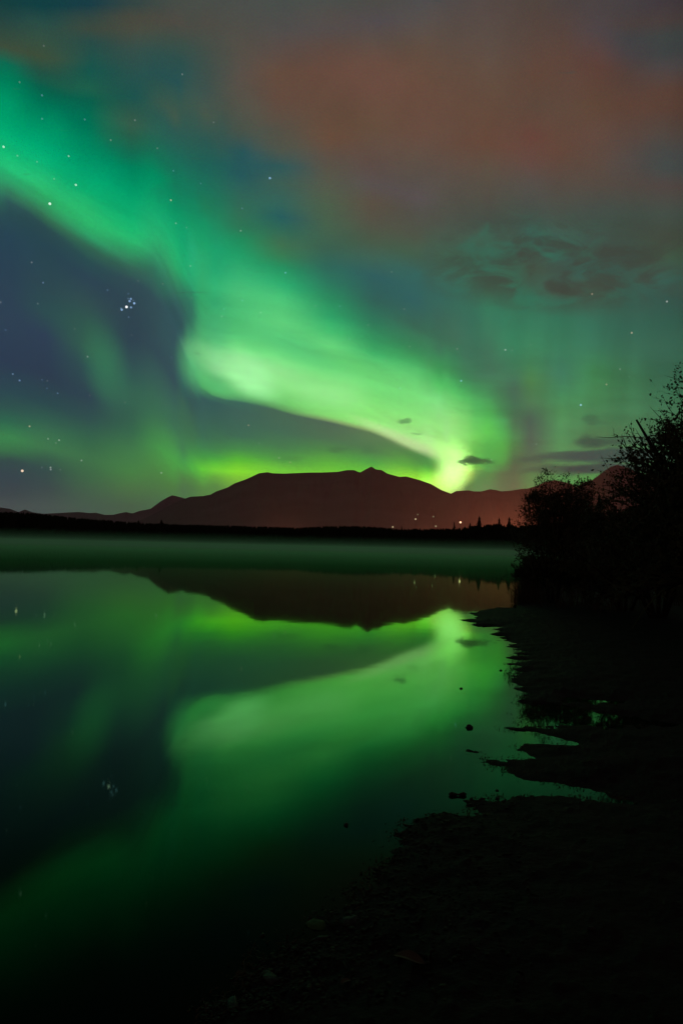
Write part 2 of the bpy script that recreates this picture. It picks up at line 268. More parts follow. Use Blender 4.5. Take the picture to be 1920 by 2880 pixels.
# small dark clouds low over the hills
wob = W.noise(W.vec('MULTIPLY', D, (1, 1, 3.0)), 60.0, 4, 0.6)
wv = W.n('ShaderNodeCombineXYZ'); W.put(wv.inputs[1], W.math('MULTIPLY', W.math('SUBTRACT', wob, 0.5), 26.0)); W.put(wv.inputs[0], W.math('MULTIPLY', W.math('SUBTRACT', wsep.outputs[2], 0.5), 60.0))
UVW = W.vec('ADD', UV, wv.outputs[0])
for (a, b, rx, ry, an, dep, c) in [
    (1331, 1292, 26, 8, 0, 1.0, (40, 82, 55)), (1345, 1298, 46, 7, 4, .95, (48, 92, 58)), (1308, 1299, 18, 4, -4, .9, (50, 100, 60)),
    (1131, 1185, 20, 6, 0, .75, (74, 128, 80)), (1168, 1219, 18, 4, -8, .5, (95, 165, 95)),
    (1655, 1178, 26, 9, 0, .45, (55, 90, 70)), (1675, 1188, 34, 5, 8, .35, (55, 95, 72)),
    (1648, 1242, 42, 14, 0, .85, (52, 76, 66)), (1700, 1244, 60, 11, 4, .7, (54, 84, 70)), (1800, 1236, 90, 12, -3, .6, (54, 84, 70)),
    (1500, 1292, 40, 8, 0, .6, (62, 80, 72)),  (1580, 1322, 90, 12, 0, .7, (56, 72, 66)),
    (1490, 1325, 26, 6, -10, .4, (66, 88, 70)),
    (948, 1263, 34, 7, 0, .5, (66, 108, 72)), (1028, 1266, 16, 10, 0, .35, (64, 112, 72)), (820, 1290, 30, 7, 0, .25, (70, 115, 72))]:
    f = blob(a, b, rx*1.4, ry*1.9, an, UVW)
    sky = W.mix(W.rng(f, 0.05, 0.68, 0.0, dep*.9, True), sky, (*lin(c), 1))
cs = W.n('ShaderNodeCombineXYZ'); W.put(cs.inputs[0], W.math('MULTIPLY', ux, 0.0045)); W.put(cs.inputs[1], W.math('MULTIPLY', uy, 0.032))
cn = W.noise(cs.outputs[0], 1.0, 5, 0.55, 0.5)
for (a, b, rx, ry, dep, c) in [(1720, 1282, 270, 27, .92, (54, 74, 74)), (1600, 1282, 150, 20, .85, (60, 78, 74)), (1700, 1318, 210, 17, .9, (50, 64, 66)), (1680, 1244, 110, 10, .6, (56, 84, 70)), (1860, 1240, 120, 12, .6, (54, 82, 70))]:
    f = W.math('ADD', blob(a, b, rx, ry*1.25), W.math('MULTIPLY', W.math('SUBTRACT', cn, 0.5), 1.1))
    sky = W.mix(W.rng(f, 0.18, 0.6, 0.0, dep*.9, True), sky, (*lin(c), 1))
# stars: (x, y, brightness, tint)
ST = '''141,573,1.4,w 214,520,.9,w 11,413,.9,w 194,439,.5,w 119,268,.4,b 119,334,.35,b 239,336,.35,b 312,394,.3,w 153,503,.3,w 105,455,.25,w 50,438,.3,w
481,563,.6,o 495,628,.35,w 525,640,.2,w 759,501,1.0,b 565,516,.25,b 681,586,.3,b 677,649,.4,w 488,480,.3,b 443,417,.25,w 380,338,.3,w 513,209,.3,w 601,344,.2,w 124,129,.2,w 56,231,.25,w
90,738,.35,w 122,795,.45,b 107,854,.25,w 3,850,.4,w 17,928,.3,b 303,816,.35,b 389,790,.2,w 458,799,.25,w 211,925,.2,w 247,1003,.4,w 37,1052,.5,b 56,1070,.6,b 119,1068,.25,b 134,1071,.2,w 133,1092,.25,b 163,1106,.35,b 253,1112,.2,w
84,1199,.6,o 136,1234,.4,w 167,1238,.5,w 158,1246,.25,w 230,1295,.45,w 63.5,1324.3,1.7,o 143,1315,.55,w 143.5,1320.5,.5,w 119,1315,.2,w 170,1321,.2,w 454,1330,.5,w 699,1196,.5,o 785,1288,.45,w 816,1300,.4,o 729,1247,.2,w
733,879,.45,w 682,845,.4,b 630,869,.3,b 624,890,.35,w 803,767,.6,b 956,861,.4,b 887,860,.25,w 536,748,.35,w 483,1005,.25,b 352,1132,.2,w 539,838,.2,w 371,942,.2,w
356.3,863.2,2.2,w 365,847,1.1,b 368.5,840.5,.9,b 378,853,1.2,b 369,864.5,.9,b 343,871,1.1,b 341,867,.4,b 361.5,826,.3,b 361,840,.35,b 375.5,845,.3,b 362.5,892,.35,b
1101,765,.25,w 1136,869,.25,w 1035,914,.3,w 982,953,.3,b 1152,975,.3,w 1084,1014,.3,w 1125,1092,.5,b 1296,1071,.8,b 1285,981,.35,w 1420,984,.6,w 1439,986,.25,w
1664,827,.5,o 1775,936,.65,o 1874,848,.6,w 1632,1139,1.0,b 1704,1081,.5,o 1742,1038,.35,w 1491,970,.2,w 1507,1249,.25,w 1025,1198,.25,w 1262,1315,.3,w 1381,1293,.3,w'''
TI = {'w': (1, 1, 1), 'b': (.42, .68, 1.15), 'o': (1.15, .78, .55)}
stars = (0, 0, 0, 1)
for s_ in ST.split():
    a, b, br, t = s_.split(','); br = float(br)
    d_ = pdir(float(a), float(b))
    rad = 0.0009+0.0004*min(br, 1.5)
    hit = W.math('LESS_THAN', W.vec('DISTANCE', D, tuple(d_)), rad)
    stars = W.addc(hit, stars, (*[v*br**1.3*0.42 for v in TI[t]], 1))
vo = W.n('ShaderNodeTexVoronoi'); W.put(vo.inputs['Vector'], D); vo.inputs['Scale'].default_value = 40
vs = W.n('ShaderNodeSeparateColor'); W.put(vs.inputs[0], vo.outputs['Color'])
faint = W.math('MULTIPLY', W.math('LESS_THAN', vo.outputs['Distance'], 0.035), W.rng(vs.outputs[0], 0.6, 1.0, 0.0, 0.05))
faint = W.math('MULTIPLY', faint, W.rng(uy, 700, 1000, .25, 1, True))
sky = W.addc(faint, W.addc(1.0, sky, stars), (1, 1, 1, 1))
gr = W.noise(D, 620.0, 1, 0.6, colour=True)
sky = W.mix(0.16, sky, W.mix(1.0, sky, W.mulc(2.0, gr), 'MULTIPLY'))      # fine colour noise imitating camera grain
# overhead and behind, out of view: a brown sky made up to light the slopes
el = W.n('ShaderNodeSeparateXYZ'); W.put(el.inputs[0], D)
rest = W.mix(W.rng(el.outputs[2], 0.0, 0.9, 0, 1), (*lin((88, 60, 58)), 1), (*lin((58, 52, 52)), 1))
fd = W.vec('DOT_PRODUCT', D, tuple(F_W))
sky = W.mix(W.rng(fd, 0.25, 0.72, 1, 0, True), sky, rest)
bg = W.n('ShaderNodeBackground'); W.put(bg.inputs[0], sky); bg.inputs[1].default_value = 1.0
wo = W.n('ShaderNodeOutputWorld'); nt.links.new(bg.outputs[0], wo.inputs[0])
world.cycles.sampling_method = 'MANUAL'; world.cycles.sample_map_resolution = 512

# ------------------------------------------------------------------ helpers
rnd = random.Random(7)
def mat(name, base, rough=0.9, spec=0.3, bump=None, ior=1.45, var=None, scale=3.0):
    m = bpy.data.materials.new(name); m.use_nodes = True
    M = NT(m.node_tree); p = m.node_tree.nodes['Principled BSDF']
    co = M.n('ShaderNodeTexCoord').outputs['Object']
    if var:
        n_ = M.noise(co, scale, 5, 0.6)
        M.put(p.inputs['Base Color'], M.mix(M.rng(n_, 0.35, 0.65, 0, 1), (*base, 1), (*var, 1)))
    else: p.inputs['Base Color'].default_value = (*base, 1)
    p.inputs['Roughness'].default_value = rough; p.inputs['IOR'].default_value = ior
    p.inputs['Specular IOR Level'].default_value = spec
    if bump:
        b = M.n('ShaderNodeBump'); b.inputs['Distance'].default_value = bump[1]; b.inputs['Strength'].default_value = 1
        M.put(b.inputs['Height'], M.noise(co, bump[0], 5, 0.6)); M.put(p.inputs['Normal'], b.outputs[0])
    return m
def link_mesh(name, verts, faces, material, parent=None, smooth=False):
    me = bpy.data.meshes.new(name)
    me.from_pydata([tuple(v) for v in verts], [], faces)
    me.materials.append(material)
    if smooth: me.polygons.foreach_set('use_smooth', [True]*len(me.polygons))
    me.update()
    o = bpy.data.objects.new(name, me); COL.objects.link(o)
    if parent: o.parent = parent
    return o
def tag(o, label=None, cat=None, group=None, kind=None):
    if label: o['label'] = label
    if cat: o['category'] = cat
    if group: o['group'] = group
    if kind: o['kind'] = kind
    return o
def empty(name, loc):
    o = bpy.data.objects.new(name, None); COL.objects.link(o); o.location = loc
    return o
class MB:
    def __init__(s): s.v = []; s.f = []
    def tube(s, pts, rads, n=6):
        base = len(s.v)
        for i, (p, r) in enumerate(zip(pts, rads)):
            a = (pts[min(i+1, len(pts)-1)]-pts[max(i-1, 0)])
            a = a.normalized() if a.length > 1e-9 else Vector((0, 0, 1))
            u = a.cross(Vector((0.31, 0.87, 0.2))).normalized(); w = a.cross(u)
            for k in range(n):
                t = 2*math.pi*k/n
                s.v.append(p+(u*math.cos(t)+w*math.sin(t))*r)
        for i in range(len(pts)-1):
            for k in range(n):
                a = base+i*n+k; b = base+i*n+(k+1) % n
                s.f.append((a, b, b+n, a+n))
        s.f.append(tuple(base+k for k in range(n))[::-1]); e = base+(len(pts)-1)*n
        s.f.append(tuple(e+k for k in range(n)))
    def leaf(s, p, d, up, L, w):
        side = d.cross(up)
        if side.length < 1e-6: side = d.cross(Vector((1, 0, 0)))
        side = side.normalized(); nrm = side.cross(d).normalized()
        b = len(s.v)
        s.v += [p, p+d*L*.35+side*w*.5+nrm*w*.12, p+d*L*.75+side*w*.38+nrm*w*.1, p+d*L, p+d*L*.75-side*w*.38+nrm*w*.1, p+d*L*.35-side*w*.5+nrm*w*.12]
        s.f += [(b, b+1, b+2, b+3), (b, b+3, b+4, b+5)]
    def build(s, name, m, parent=None, smooth=False):
        return link_mesh(name, s.v, s.f, m, parent, smooth)
def grid_mesh(name, P, m, parent=None, smooth=True):
    n0, n1 = P.shape[:2]
    me = bpy.data.meshes.new(name)
    V = P.reshape(-1, 3)
    i = np.arange(n0*n1).reshape(n0, n1)
    q = np.stack([i[:-1, :-1], i[:-1, 1:], i[1:, 1:], i[1:, :-1]], -1).reshape(-1, 4)
    me.vertices.add(len(V)); me.vertices.foreach_set('co', V.astype(np.float32).ravel())
    me.loops.add(q.size); me.loops.foreach_set('vertex_index', q.astype(np.int32).ravel())
    me.polygons.add(len(q)); me.polygons.foreach_set('loop_start', np.arange(0, q.size, 4, dtype=np.int32))
    me.polygons.foreach_set('use_smooth', [smooth]*len(q))
    me.update(calc_edges=True); me.validate()
    me.materials.append(m)
    o = bpy.data.objects.new(name, me); COL.objects.link(o)
    if parent: o.parent = parent
    return o
_rs = np.random.RandomState(3)
_perm = _rs.rand(256, 256)
def vnoise(x, y):                      # tileable value noise, numpy
    xi = np.floor(x).astype(int); yi = np.floor(y).astype(int)
    fx = x-xi; fy = y-yi; fx = fx*fx*(3-2*fx); fy = fy*fy*(3-2*fy)
    g = lambda a, b: _perm[a % 256, b % 256]
    return (g(xi, yi)*(1-fx)+g(xi+1, yi)*fx)*(1-fy)+(g(xi, yi+1)*(1-fx)+g(xi+1, yi+1)*fx)*fy
def fbm(x, y, o=4):
    s = 0; a = 1; t = 0
    for k in range(o):
        s = s+a*(vnoise(x*2**k+17*k, y*2**k+31*k)-.5); t += a; a *= .5
    return s/t*2

# ------------------------------------------------------------------ hills and mountains
MAIN = [(300, 1500), (380, 1470), (430, 1448), (469, 1426), (500, 1410), (522, 1402), (535, 1397), (571, 1395), (592, 1391), (608, 1382), (640, 1371), (660, 1359), (689, 1349), (705, 1342), (728, 1331), (752, 1328), (767, 1331), (799, 1332), (869, 1329), (901, 1329), (950, 1327), (975, 1322), (995, 1322), (1012, 1329), (1028, 1320), (1044, 1312), (1056, 1320), (1073, 1322), (1089, 1332), (1122, 1341), (1142, 1340), (1179, 1350), (1211, 1361), (1240, 1378), (1264, 1387), (1300, 1400), (1360, 1430), (1440, 1470), (1520, 1510)]
FAR = [(-300, 1400), (-150, 1418), (0, 1427), (29, 1431), (53, 1440), (71, 1433), (94, 1441), (122, 1445), (163, 1443), (196, 1441), (224, 1440), (253, 1443), (271, 1442), (294, 1448), (318, 1448), (339, 1443), (355, 1440), (373, 1444), (392, 1437), (424, 1431), (449, 1412), (469, 1400), (484, 1393), (494, 1395), (514, 1400), (540, 1408), (600, 1440), (660, 1500)]
MID = [(1180, 1420), (1230, 1400), (1268, 1388), (1282, 1381), (1317, 1379), (1331, 1382), (1353, 1382), (1376, 1376), (1394, 1378), (1409, 1382), (1435, 1380), (1466, 1375), (1483, 1374), (1510, 1366), (1533, 1355), (1560, 1350), (1600, 1359), (1640, 1380), (1700, 1420), (1760, 1470)]
NEAR = [(1560, 1440), (1590, 1400), (1615, 1372), (1640, 1357), (1665, 1350), (1688, 1332), (1715, 1313), (1735, 1307), (1760, 1315), (1800, 1330), (1850, 1345), (1920, 1352), (2000, 1340), (2150, 1320), (2400, 1300)]
def mountain(name, ridge, dr, df, m, seed, rough):
    xs = np.linspace(ridge[0][0], ridge[-1][0], 360)
    ys = np.interp(xs, [a for a, b in ridge], [b for a, b in ridge])
    rows = []
    N = 40
    for j in range(N+6):
        t = j/N
        row = []
        for k, (x, y) in enumerate(zip(xs, ys)):
            p = at(x, y, dr)
            ang = math.atan2(p.x, p.y)
            H = max(p.z, 0)
            if t <= 1:
                d = df+(dr-df)*t
                prof = t**1.35
                z = H*prof
            else:
                d = dr*(1+(t-1)*1.2); z = H*(1-(t-1)*3)
            n_ = fbm(np.array(ang*60*rough+seed), np.array(t*3.0+seed), 5)
            z += float(n_)*H*0.07*math.sin(min(t, 1)*math.pi)*min(1, max(0, (t-.25)/.4))
            if t == 1: z += 0
            row.append((d*math.sin(ang), d*math.cos(ang), z-3))
        rows.append(row)
    P = np.array(rows)
    P[N, :, 2] += 3
    o = grid_mesh(name, P, m)
    return tag(o, kind='structure')
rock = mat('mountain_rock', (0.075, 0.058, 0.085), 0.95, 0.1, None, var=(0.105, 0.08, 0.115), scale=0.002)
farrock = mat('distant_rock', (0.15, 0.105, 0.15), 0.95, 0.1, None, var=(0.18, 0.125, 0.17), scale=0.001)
mountain('mountain', MAIN, 7000, 2300, rock, 3, 1.0)
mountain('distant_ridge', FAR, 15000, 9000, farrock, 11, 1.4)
mountain('low_hills', MID, 5600, 2600, rock, 23, 1.2)
mountain('wooded_hill', NEAR, 5000, 2600, rock, 31, 1.0)

# plain that carries the far shore, out to the mountains
land = mat('land_soil', (0.02, 0.02, 0.016), 0.95, 0.1, (0.5, 0.1))
def shore_d(ang):                       # distance of the far waterline by bearing
    return 560 - 60*math.sin(ang*3+0.6) + 14*math.sin(ang*23)
rows = []
for j in range(26):
    t = (j/25)**2
    row = []
    for k in range(240):
        ang = math.radians(-75+150*k/239)
        s0 = shore_d(ang)
        d = s0-6+t*(30000-s0)
        z = -0.6+min(3.2, (d-s0+6)*0.12)
        row.append((d*math.sin(ang), d*math.cos(ang), z))
    rows.append(row)
tag(grid_mesh('ground', np.array(rows), land), kind='structure')

# ------------------------------------------------------------------ lake
wm = bpy.data.materials.new('lake_water'); wm.use_nodes = True
wm.node_tree.nodes.clear(); M = NT(wm.node_tree)
co = M.n('ShaderNodeTexCoord').outputs['Object']
b = M.n('ShaderNodeBump'); b.inputs['Strength'].default_value = 1.0; b.inputs['Distance'].default_value = 0.0005
M.put(b.inputs['Height'], M.noise(M.vec('MULTIPLY', co, (1, 0.6, 1)), 2.2, 2, 0.4))
fr = M.n('ShaderNodeFresnel'); fr.inputs[0].default_value = 1.333; M.put(fr.inputs['Normal'], b.outputs[0])
wc = M.n('ShaderNodeFloatCurve'); c0 = wc.mapping.curves[0]; cp = [(0, 0), (.06, .006), (.115, .045), (.16, .11), (.21, .19), (.27, .31), (.35, .39), (.51, .48), (1, 1)]
while len(c0.points) < len(cp): c0.points.new(.5, .5)
for q_, (a_, b_) in zip(c0.points, cp): q_.location = (a_, b_)
wc.mapping.update(); M.put(wc.inputs['Value'], fr.outputs[0])
gls = M.n('ShaderNodeBsdfGlossy')
gls.inputs['Color'].default_value = (.52, 1, .58, 1); gls.inputs['Roughness'].default_value = 0.03; M.put(gls.inputs['Normal'], b.outputs[0])
dif = M.n('ShaderNodeBsdfDiffuse'); dif.inputs['Color'].default_value = (.003, .0045, .0045, 1)
mx = M.n('ShaderNodeMixShader'); M.put(mx.inputs[0], wc.outputs[0]); M.put(mx.inputs[1], dif.outputs[0]); M.put(mx.inputs[2], gls.outputs[0])
wout = M.n('ShaderNodeOutputMaterial'); M.put(wout.inputs[0], mx.outputs[0])
ring = []
for k in range(96):
    a = 2*math.pi*k/96
    r_ = 700 if math.cos(a) > 0.1 else 300
    ring.append((r_*math.sin(a), r_*math.cos(a), 0))
link_mesh('water', [(0, 0, 0)]+ring, [(0, k+1, (k+1) % 96+1)[::-1] for k in range(96)], wm)['kind'] = 'structure'

# ------------------------------------------------------------------ near shore
OUT = [(1455, 1712), (1397, 1707), (1351, 1717), (1303, 1726), (1335, 1733), (1308, 1742), (1322, 1749), (1306, 1758), (1351, 1763), (1388, 1761), (1393, 1783), (1416, 1806), (1439, 1827), (1471, 1838), (1450, 1850), (1475, 1853), (1425, 1866), (1441, 1893), (1411, 1916), (1455, 1942), (1475, 1955), (1457, 1976), (1482, 1992), (1530, 1985), (1560, 1975), (1600, 1962), (1640, 1966), (1707, 1974), (1702, 1983), (1650, 1983), (1610, 1978), (1585, 1985), (1650, 1995), (1670, 2005), (1720, 2015), (1780, 2026), (1860, 2040), (1800, 2045), (1700, 2044), (1640, 2032), (1600, 2035),
 (1540, 2042), (1480, 2046), (1407, 2045), (1430, 2052), (1470, 2058), (1521, 2063), (1570, 2075), (1610, 2090), (1560, 2092), (1500, 2090), (1462, 2088), (1475, 2104), (1480, 2122), (1440, 2138), (1400, 2140), (1370, 2136), (1335, 2118), (1345, 2130), (1388, 2152), (1430, 2169), (1521, 2196), (1590, 2208), (1682, 2228), (1774, 2256), (1705, 2258), (1613, 2242), (1544, 2235), (1475, 2242), (1393, 2247), (1340, 2251), (1333, 2279), (1292, 2288), (1246, 2279), (1198, 2282), (1143, 2307), (1118, 2356), (1112, 2405), (1070, 2442), (1033, 2497), (990, 2527), (929, 2545), (900, 2575), (861, 2638), (794, 2687), (740, 2705), (700, 2760), (640, 2810), (590, 2850), (540, 2900)]
poly = [on_ground(x, y) for x, y in OUT]
poly = [(p.x, p.y) for p in poly]
back = [on_ground(x, y) for x, y in [(1452, 1700), (1462, 1682), (1476, 1660), (1500, 1640), (1540, 1622), (1600, 1612)]]
head = [(p.x, p.y) for p in back][::-1]
poly = head+poly+[(-1.2, 1.5), (-2.6, -1.5), (-6, -8), (90, -8), (120, 60)]
PA = np.array(poly)
PK = on_ground(1610, 2008)
def signed(px, py):
    d = np.full(px.shape, 1e9); inside = np.zeros(px.shape, bool)
    for i in range(len(PA)):
        ax, ay = PA[i]; bx, by = PA[(i+1) % len(PA)]
        dx, dy = bx-ax, by-ay; L = dx*dx+dy*dy+1e-12
        t = np.clip(((px-ax)*dx+(py-ay)*dy)/L, 0, 1)
        d = np.minimum(d, np.hypot(px-ax-t*dx, py-ay-t*dy))
        c = ((ay > py) != (by > py)) & (px < (bx-ax)*(py-ay)/(by-ay+1e-12)+ax)
        inside ^= c
    return np.where(inside, d, -d)
def height(px, py):
    s = signed(px, py)
    dist = np.hypot(px, py)
    s = s+(fbm(px*2.1, py*2.1, 4))*0.05+fbm(px*9, py*9, 3)*0.07+fbm(px*27, py*27, 2)*0.03*np.clip(8/dist, 0, 1)
    pk = np.exp(-(((px-PK[0])/1.1)**2+((py-PK[1])/.55)**2))
    fing = np.clip((dist-4.2)/1.5, 0, 1)*np.clip((22-dist)/6, 0, 1)
    s = s+fing*(fbm(px*1.6+3, py*5.5, 4)*.30-.03)*np.clip(dist/9, .5, 1.4)*np.exp(-np.maximum(s, 0)/.9)
    s = s+np.clip((5-dist)/2, 0, 1)*fbm(px*5, py*13, 4)*.13*np.exp(-np.maximum(s, 0)/.5)
    s = s+pk*(fbm(px*7+5, py*10, 3)*.24-.07)
    z = np.where(s > 0, 0.10*(1-np.exp(-s/0.9))+0.012*np.minimum(s, 30), s*0.16)
    z = z+fbm(px*5, py*5, 4)*0.02*np.clip(s*3+.25, .1, 1)+np.maximum(fbm(px*16, py*16, 3), 0)*0.018*np.clip(s*4, 0, 1)
    bank = np.clip((px-0.30*py-1.5)/5, 0, 1)*np.clip((py-9)/6, 0, 1)
    return np.maximum(z+bank*0.5*np.clip(s/2, 0, 1), -1.2)
na, nd = 720, 700
A = np.radians(np.concatenate([np.linspace(-60, -17, 50)[:-1], np.linspace(-17, 27, na-99), np.linspace(27, 75, 51)[1:]])); Dd = np.exp(np.linspace(math.log(0.5), math.log(110), nd))
GX = Dd[:, None]*np.sin(A)[None]; GY = Dd[:, None]*np.cos(A)[None]
GZ = height(GX, GY)
mud = mat('wet_mud', (0.0045, 0.003, 0.0035), 0.75, 0.08, (30, 0.015), var=(0.010, 0.0065, 0.007), scale=5)
tag(grid_mesh('shore_ground', np.stack([GX, GY, GZ], -1), mud), kind='structure')
def gz(x, y):
    return float(height(np.array([x]), np.array([y]))[0])

# ------------------------------------------------------------------ stones, driftwood and weed
stone_m = mat('wet_stone', (0.008, 0.009, 0.008), 0.6, 0.2, (14, 0.01), var=(0.016, 0.018, 0.014), scale=9)
aurora_tint_m = mat('aurora_tinted_stone', (0.03, 0.085, 0.02), 0.7, 0.2, (14, 0.008), var=(0.012, 0.035, 0.01), scale=11)  # the aurora's green reflection is put into this stone's base colour
leaf_m2 = mat('yellow_leaf', (0.05, 0.035, 0.02), 0.7, 0.2, None, var=(0.03, 0.018, 0.01), scale=30)
def stone(name, x, y, w, h, depth, m, label, cat, group=None, seed=0, sink=0.35, zlift=0.0):
    p = on_ground(x, y)
    zz = max(gz(p.x, p.y), 0)+zlift
    dist = math.hypot(p.x, p.y)
    W_ = w/FPX*dist; h = min(h, W_*.6)
    v = []; f = []
    nu, nv = 14, 9
    for j in range(nv+1):
        th = math.pi*j/nv
        for i in range(nu):
            ph = 2*math.pi*i/nu
            q = Vector((math.sin(th)*math.cos(ph), math.sin(th)*math.sin(ph), math.cos(th)))
            k = 1+0.45*(mnoise.noise(q*1.3+Vector((seed*7.1, 3, 1))))+0.18*mnoise.noise(q*3.4+Vector((seed, 9, 1)))
            v.append((q.x*k*W_/2, q.y*k*W_/2*depth, q.z*k*h/2))
    for j in range(nv):
        for i in range(nu):
            a = j*nu+i; b2 = j*nu+(i+1) % nu
            f.append((a, a+nu, b2+nu, b2))
    o = link_mesh(name, v, f, m, smooth=True)
    o.location = (p.x, p.y, zz+h*(0.5-sink)); o.rotation_euler = (0, 0, seed*1.3)
    return tag(o, label, cat, group)
G1 = 'stones along the waterline'
stone('stone', 1319, 2047, 21, .05, .9, stone_m, 'small round black stone alone in the water left of the long mud tongue', 'stone', G1, 1)
stone('stone', 1296, 1937, 8, .03, .9, stone_m, 'tiny dark stone farthest out in the green reflection', 'stone', G1, 2)
stone('stone', 1407, 1886, 8, .03, .9, stone_m, 'tiny dark stone close off the ragged shore edge', 'stone', G1, 3)
stone('stone', 1397, 2224, 9, .03, 1.0, stone_m, 'small black stone in the middle of the narrow inlet', 'stone', G1, 4)
stone('stone', 1398, 2246, 12, .03, 1.0, stone_m, 'black stone at the near edge of the narrow inlet', 'stone', G1, 5)
stone('stone', 973, 2321, 16, .05, .8, stone_m, 'small pointed black stone alone in the dark near water', 'stone', G1, 6)
stone('flat_stone', 892, 2603, 62, .035, .8, aurora_tint_m, 'broad flat stone with green light in its colour at the water edge', 'stone', G1, 7, .55)
stone('flat_stone', 990, 2602, 70, .03, .7, stone_m, 'dull greenish flat stone right of the brighter one', 'stone', G1, 8, .55)
stone('flat_stone', 763, 2756, 80, .02, .5, stone_m, 'long low grey stone on the dark near shore', 'stone', G1, 9, .5)
stone('flat_stone', 905, 2640, 55, .02, .4, stone_m, 'narrow flat stone just below the green lit one', 'stone', G1, 10, .5)
stone('flat_stone', 655, 2832, 90, .02, .35, stone_m, 'thin grey stone nearest the bottom edge', 'stone', G1, 11, .5)
stone('flat_stone', 1661, 2680, 24, .02, .6, stone_m, 'small faint stone alone on the black shore at right', 'stone', G1, 12, .5)
stone('flat_stone', 738, 2632, 18, .02, .6, stone_m, 'little dark pebble showing in the shallow water', 'stone', G1, 13, .5)
def fallen_leaf(x, y, w, label, seed):
    p = on_ground(x, y); z = gz(p.x, p.y)
    s_ = w/FPX*math.hypot(p.x, p.y)
    mb = MB(); n = 9; L = s_
    for i in range(n):
        t = i/(n-1); hw = 0.26*L*math.sin(math.pi*t)**.7+.001
        for sd in (-1, 0, 1):
            mb.v.append(Vector((t*L-L/2, sd*hw, 0.10*L*abs(sd)*math.sin(t*3)+.04*L*math.sin(t*5))))
    for i in range(n-1):
        for k in (0, 1):
            a = i*3+k; mb.f.append((a, a+1, a+4, a+3))
    o = mb.build('fallen_leaf', leaf_m2); o.location = (p.x, p.y, z+.015); o.rotation_euler = (0, 0, seed)
    sm = o.modifiers.new('thickness', 'SOLIDIFY'); sm.thickness = 0.0008
    tag(o, label, 'leaf', 'fallen leaves on the shore')
fallen_leaf(1150, 2750, 90, 'larger yellowish fallen leaf on the black shore', -.4)
fallen_leaf(971, 2803, 34, 'small curled yellowish leaf low on the black shore', .7)
# driftwood piece in the inlet
wood_m = mat('wet_wood', (0.018, 0.013, 0.012), .7, .2, (20, .005))
p0 = on_ground(1262, 2238); dw = empty('driftwood', (p0.x, p0.y, 0))
tag(dw, 'knobbly black driftwood lying in the shallow water before the inlet', 'driftwood')
mb = MB(); q = on_ground(1311, 2238)
dirw = Vector((q.x-p0.x, q.y-p0.y, 0))
mb.tube([dirw*t+Vector((0, .006*math.sin(t*9), .008)) for t in (0, .15, .3, .5, .7, .85, 1)], [.006, .014, .011, .005, .010, .014, .005], 8)
mb.build('branch', wood_m, dw, True)
# grass and weed
grass_m = mat('grass_blades', (0.028, 0.04, 0.014), .75, .2, None, var=(0.045, 0.04, 0.02), scale=2)
def blades(mb, c, n, spread, h, w, lean=.5, bias=(0, 0), seg=4):
    z = c[2] if len(c) > 2 else max(gz(c[0], c[1]), -0.02)
    for i in range(n):
        a = rnd.uniform(0, 6.283); r_ = spread*math.sqrt(rnd.random())
        x, y = c[0]+r_*math.cos(a), c[1]+r_*math.sin(a)
        H = h*rnd.uniform(.5, 1.15); la = rnd.uniform(0, 6.283); l = lean*rnd.uniform(.3, 1.3)*H
        ox, oy = math.cos(la)*l+bias[0]*H, math.sin(la)*l+bias[1]*H
        sx, sy = -math.sin(la+1), math.cos(la+1)
        b0 = len(mb.v)
        for k in range(seg+1):
            t = k/seg; ww = w*(1-t)**.7*.5+.0003
            px, py, pz = x+ox*t*t, y+oy*t*t, z+H*(t-.28*t*t*t*(lean+abs(bias[0])))
            mb.v += [Vector((px-sx*ww, py-sy*ww, pz)), Vector((px+sx*ww, py+sy*ww, pz))]
        for k in range(seg):
            q_ = b0+2*k; mb.f.append((q_, q_+1, q_+3, q_+2))
mb = MB()
for i in range(240):                     # grass along the bank under the shrubs
    d = rnd.uniform(19, 46); a = math.atan((rnd.uniform(1462, 2150)-960)/FPX)+.005
    x, y = d*math.sin(a), d*math.cos(a)
    if signed(np.array([x]), np.array([y]))[0] > -.05: blades(mb, (x, y), 26, .5, rnd.uniform(.5, 1.1), .012, .55)
for i in range(60):                      # tussocks overhanging the water where the bank meets the bay
    t = rnd.random(); x = 1458+70*t; y = 1700-80*t
    g = on_ground(x+rnd.uniform(0, 25), y)
    blades(mb, (g.x, g.y), 24, .35, rnd.uniform(.7, 1.3), .012, .6, (-.5, -.1))
tag(mb.build('bank_grass', grass_m), 'dark grass thick along the bank under the shrubs', 'grass', kind='stuff')
mb = MB()
for i in range(110):                     # weed standing in the wet pocket between the mud tongues
    x = rnd.uniform(1462, 1760); y = 1990+rnd.uniform(-18, 46)+max(0, x-1640)*.12
    g = on_ground(x, y)
    blades(mb, (g.x, g.y, -.01), rnd.randint(8, 20), .13, rnd.uniform(.015, .05), .007, 1.3)
for i in range(80):
    x = rnd.uniform(1370, 1720); y = rnd.uniform(2085, 2245)
    g = on_ground(x, y)
    if abs(signed(np.array([g.x]), np.array([g.y]))[0]) < .12: blades(mb, (g.x, g.y), 8, .06, rnd.uniform(.01, .03), .006, 1.6)
for k in range(260):
    i = rnd.randrange(3, len(OUT)-1)
    t = rnd.random(); x = OUT[i][0]*(1-t)+OUT[i+1][0]*t if i+1 < len(OUT) else OUT[i][0]; y = OUT[i][1]*(1-t)+OUT[i+1][1]*t
    g = on_ground(x, y)
    blades(mb, (g.x, g.y), rnd.randint(5, 16), rnd.uniform(.05, .14), rnd.uniform(.008, .028), .007, 1.7)
tag(mb.build('shore_weed', grass_m), 'low ragged weed along the waterline and mud tongues', 'weed', kind='stuff')
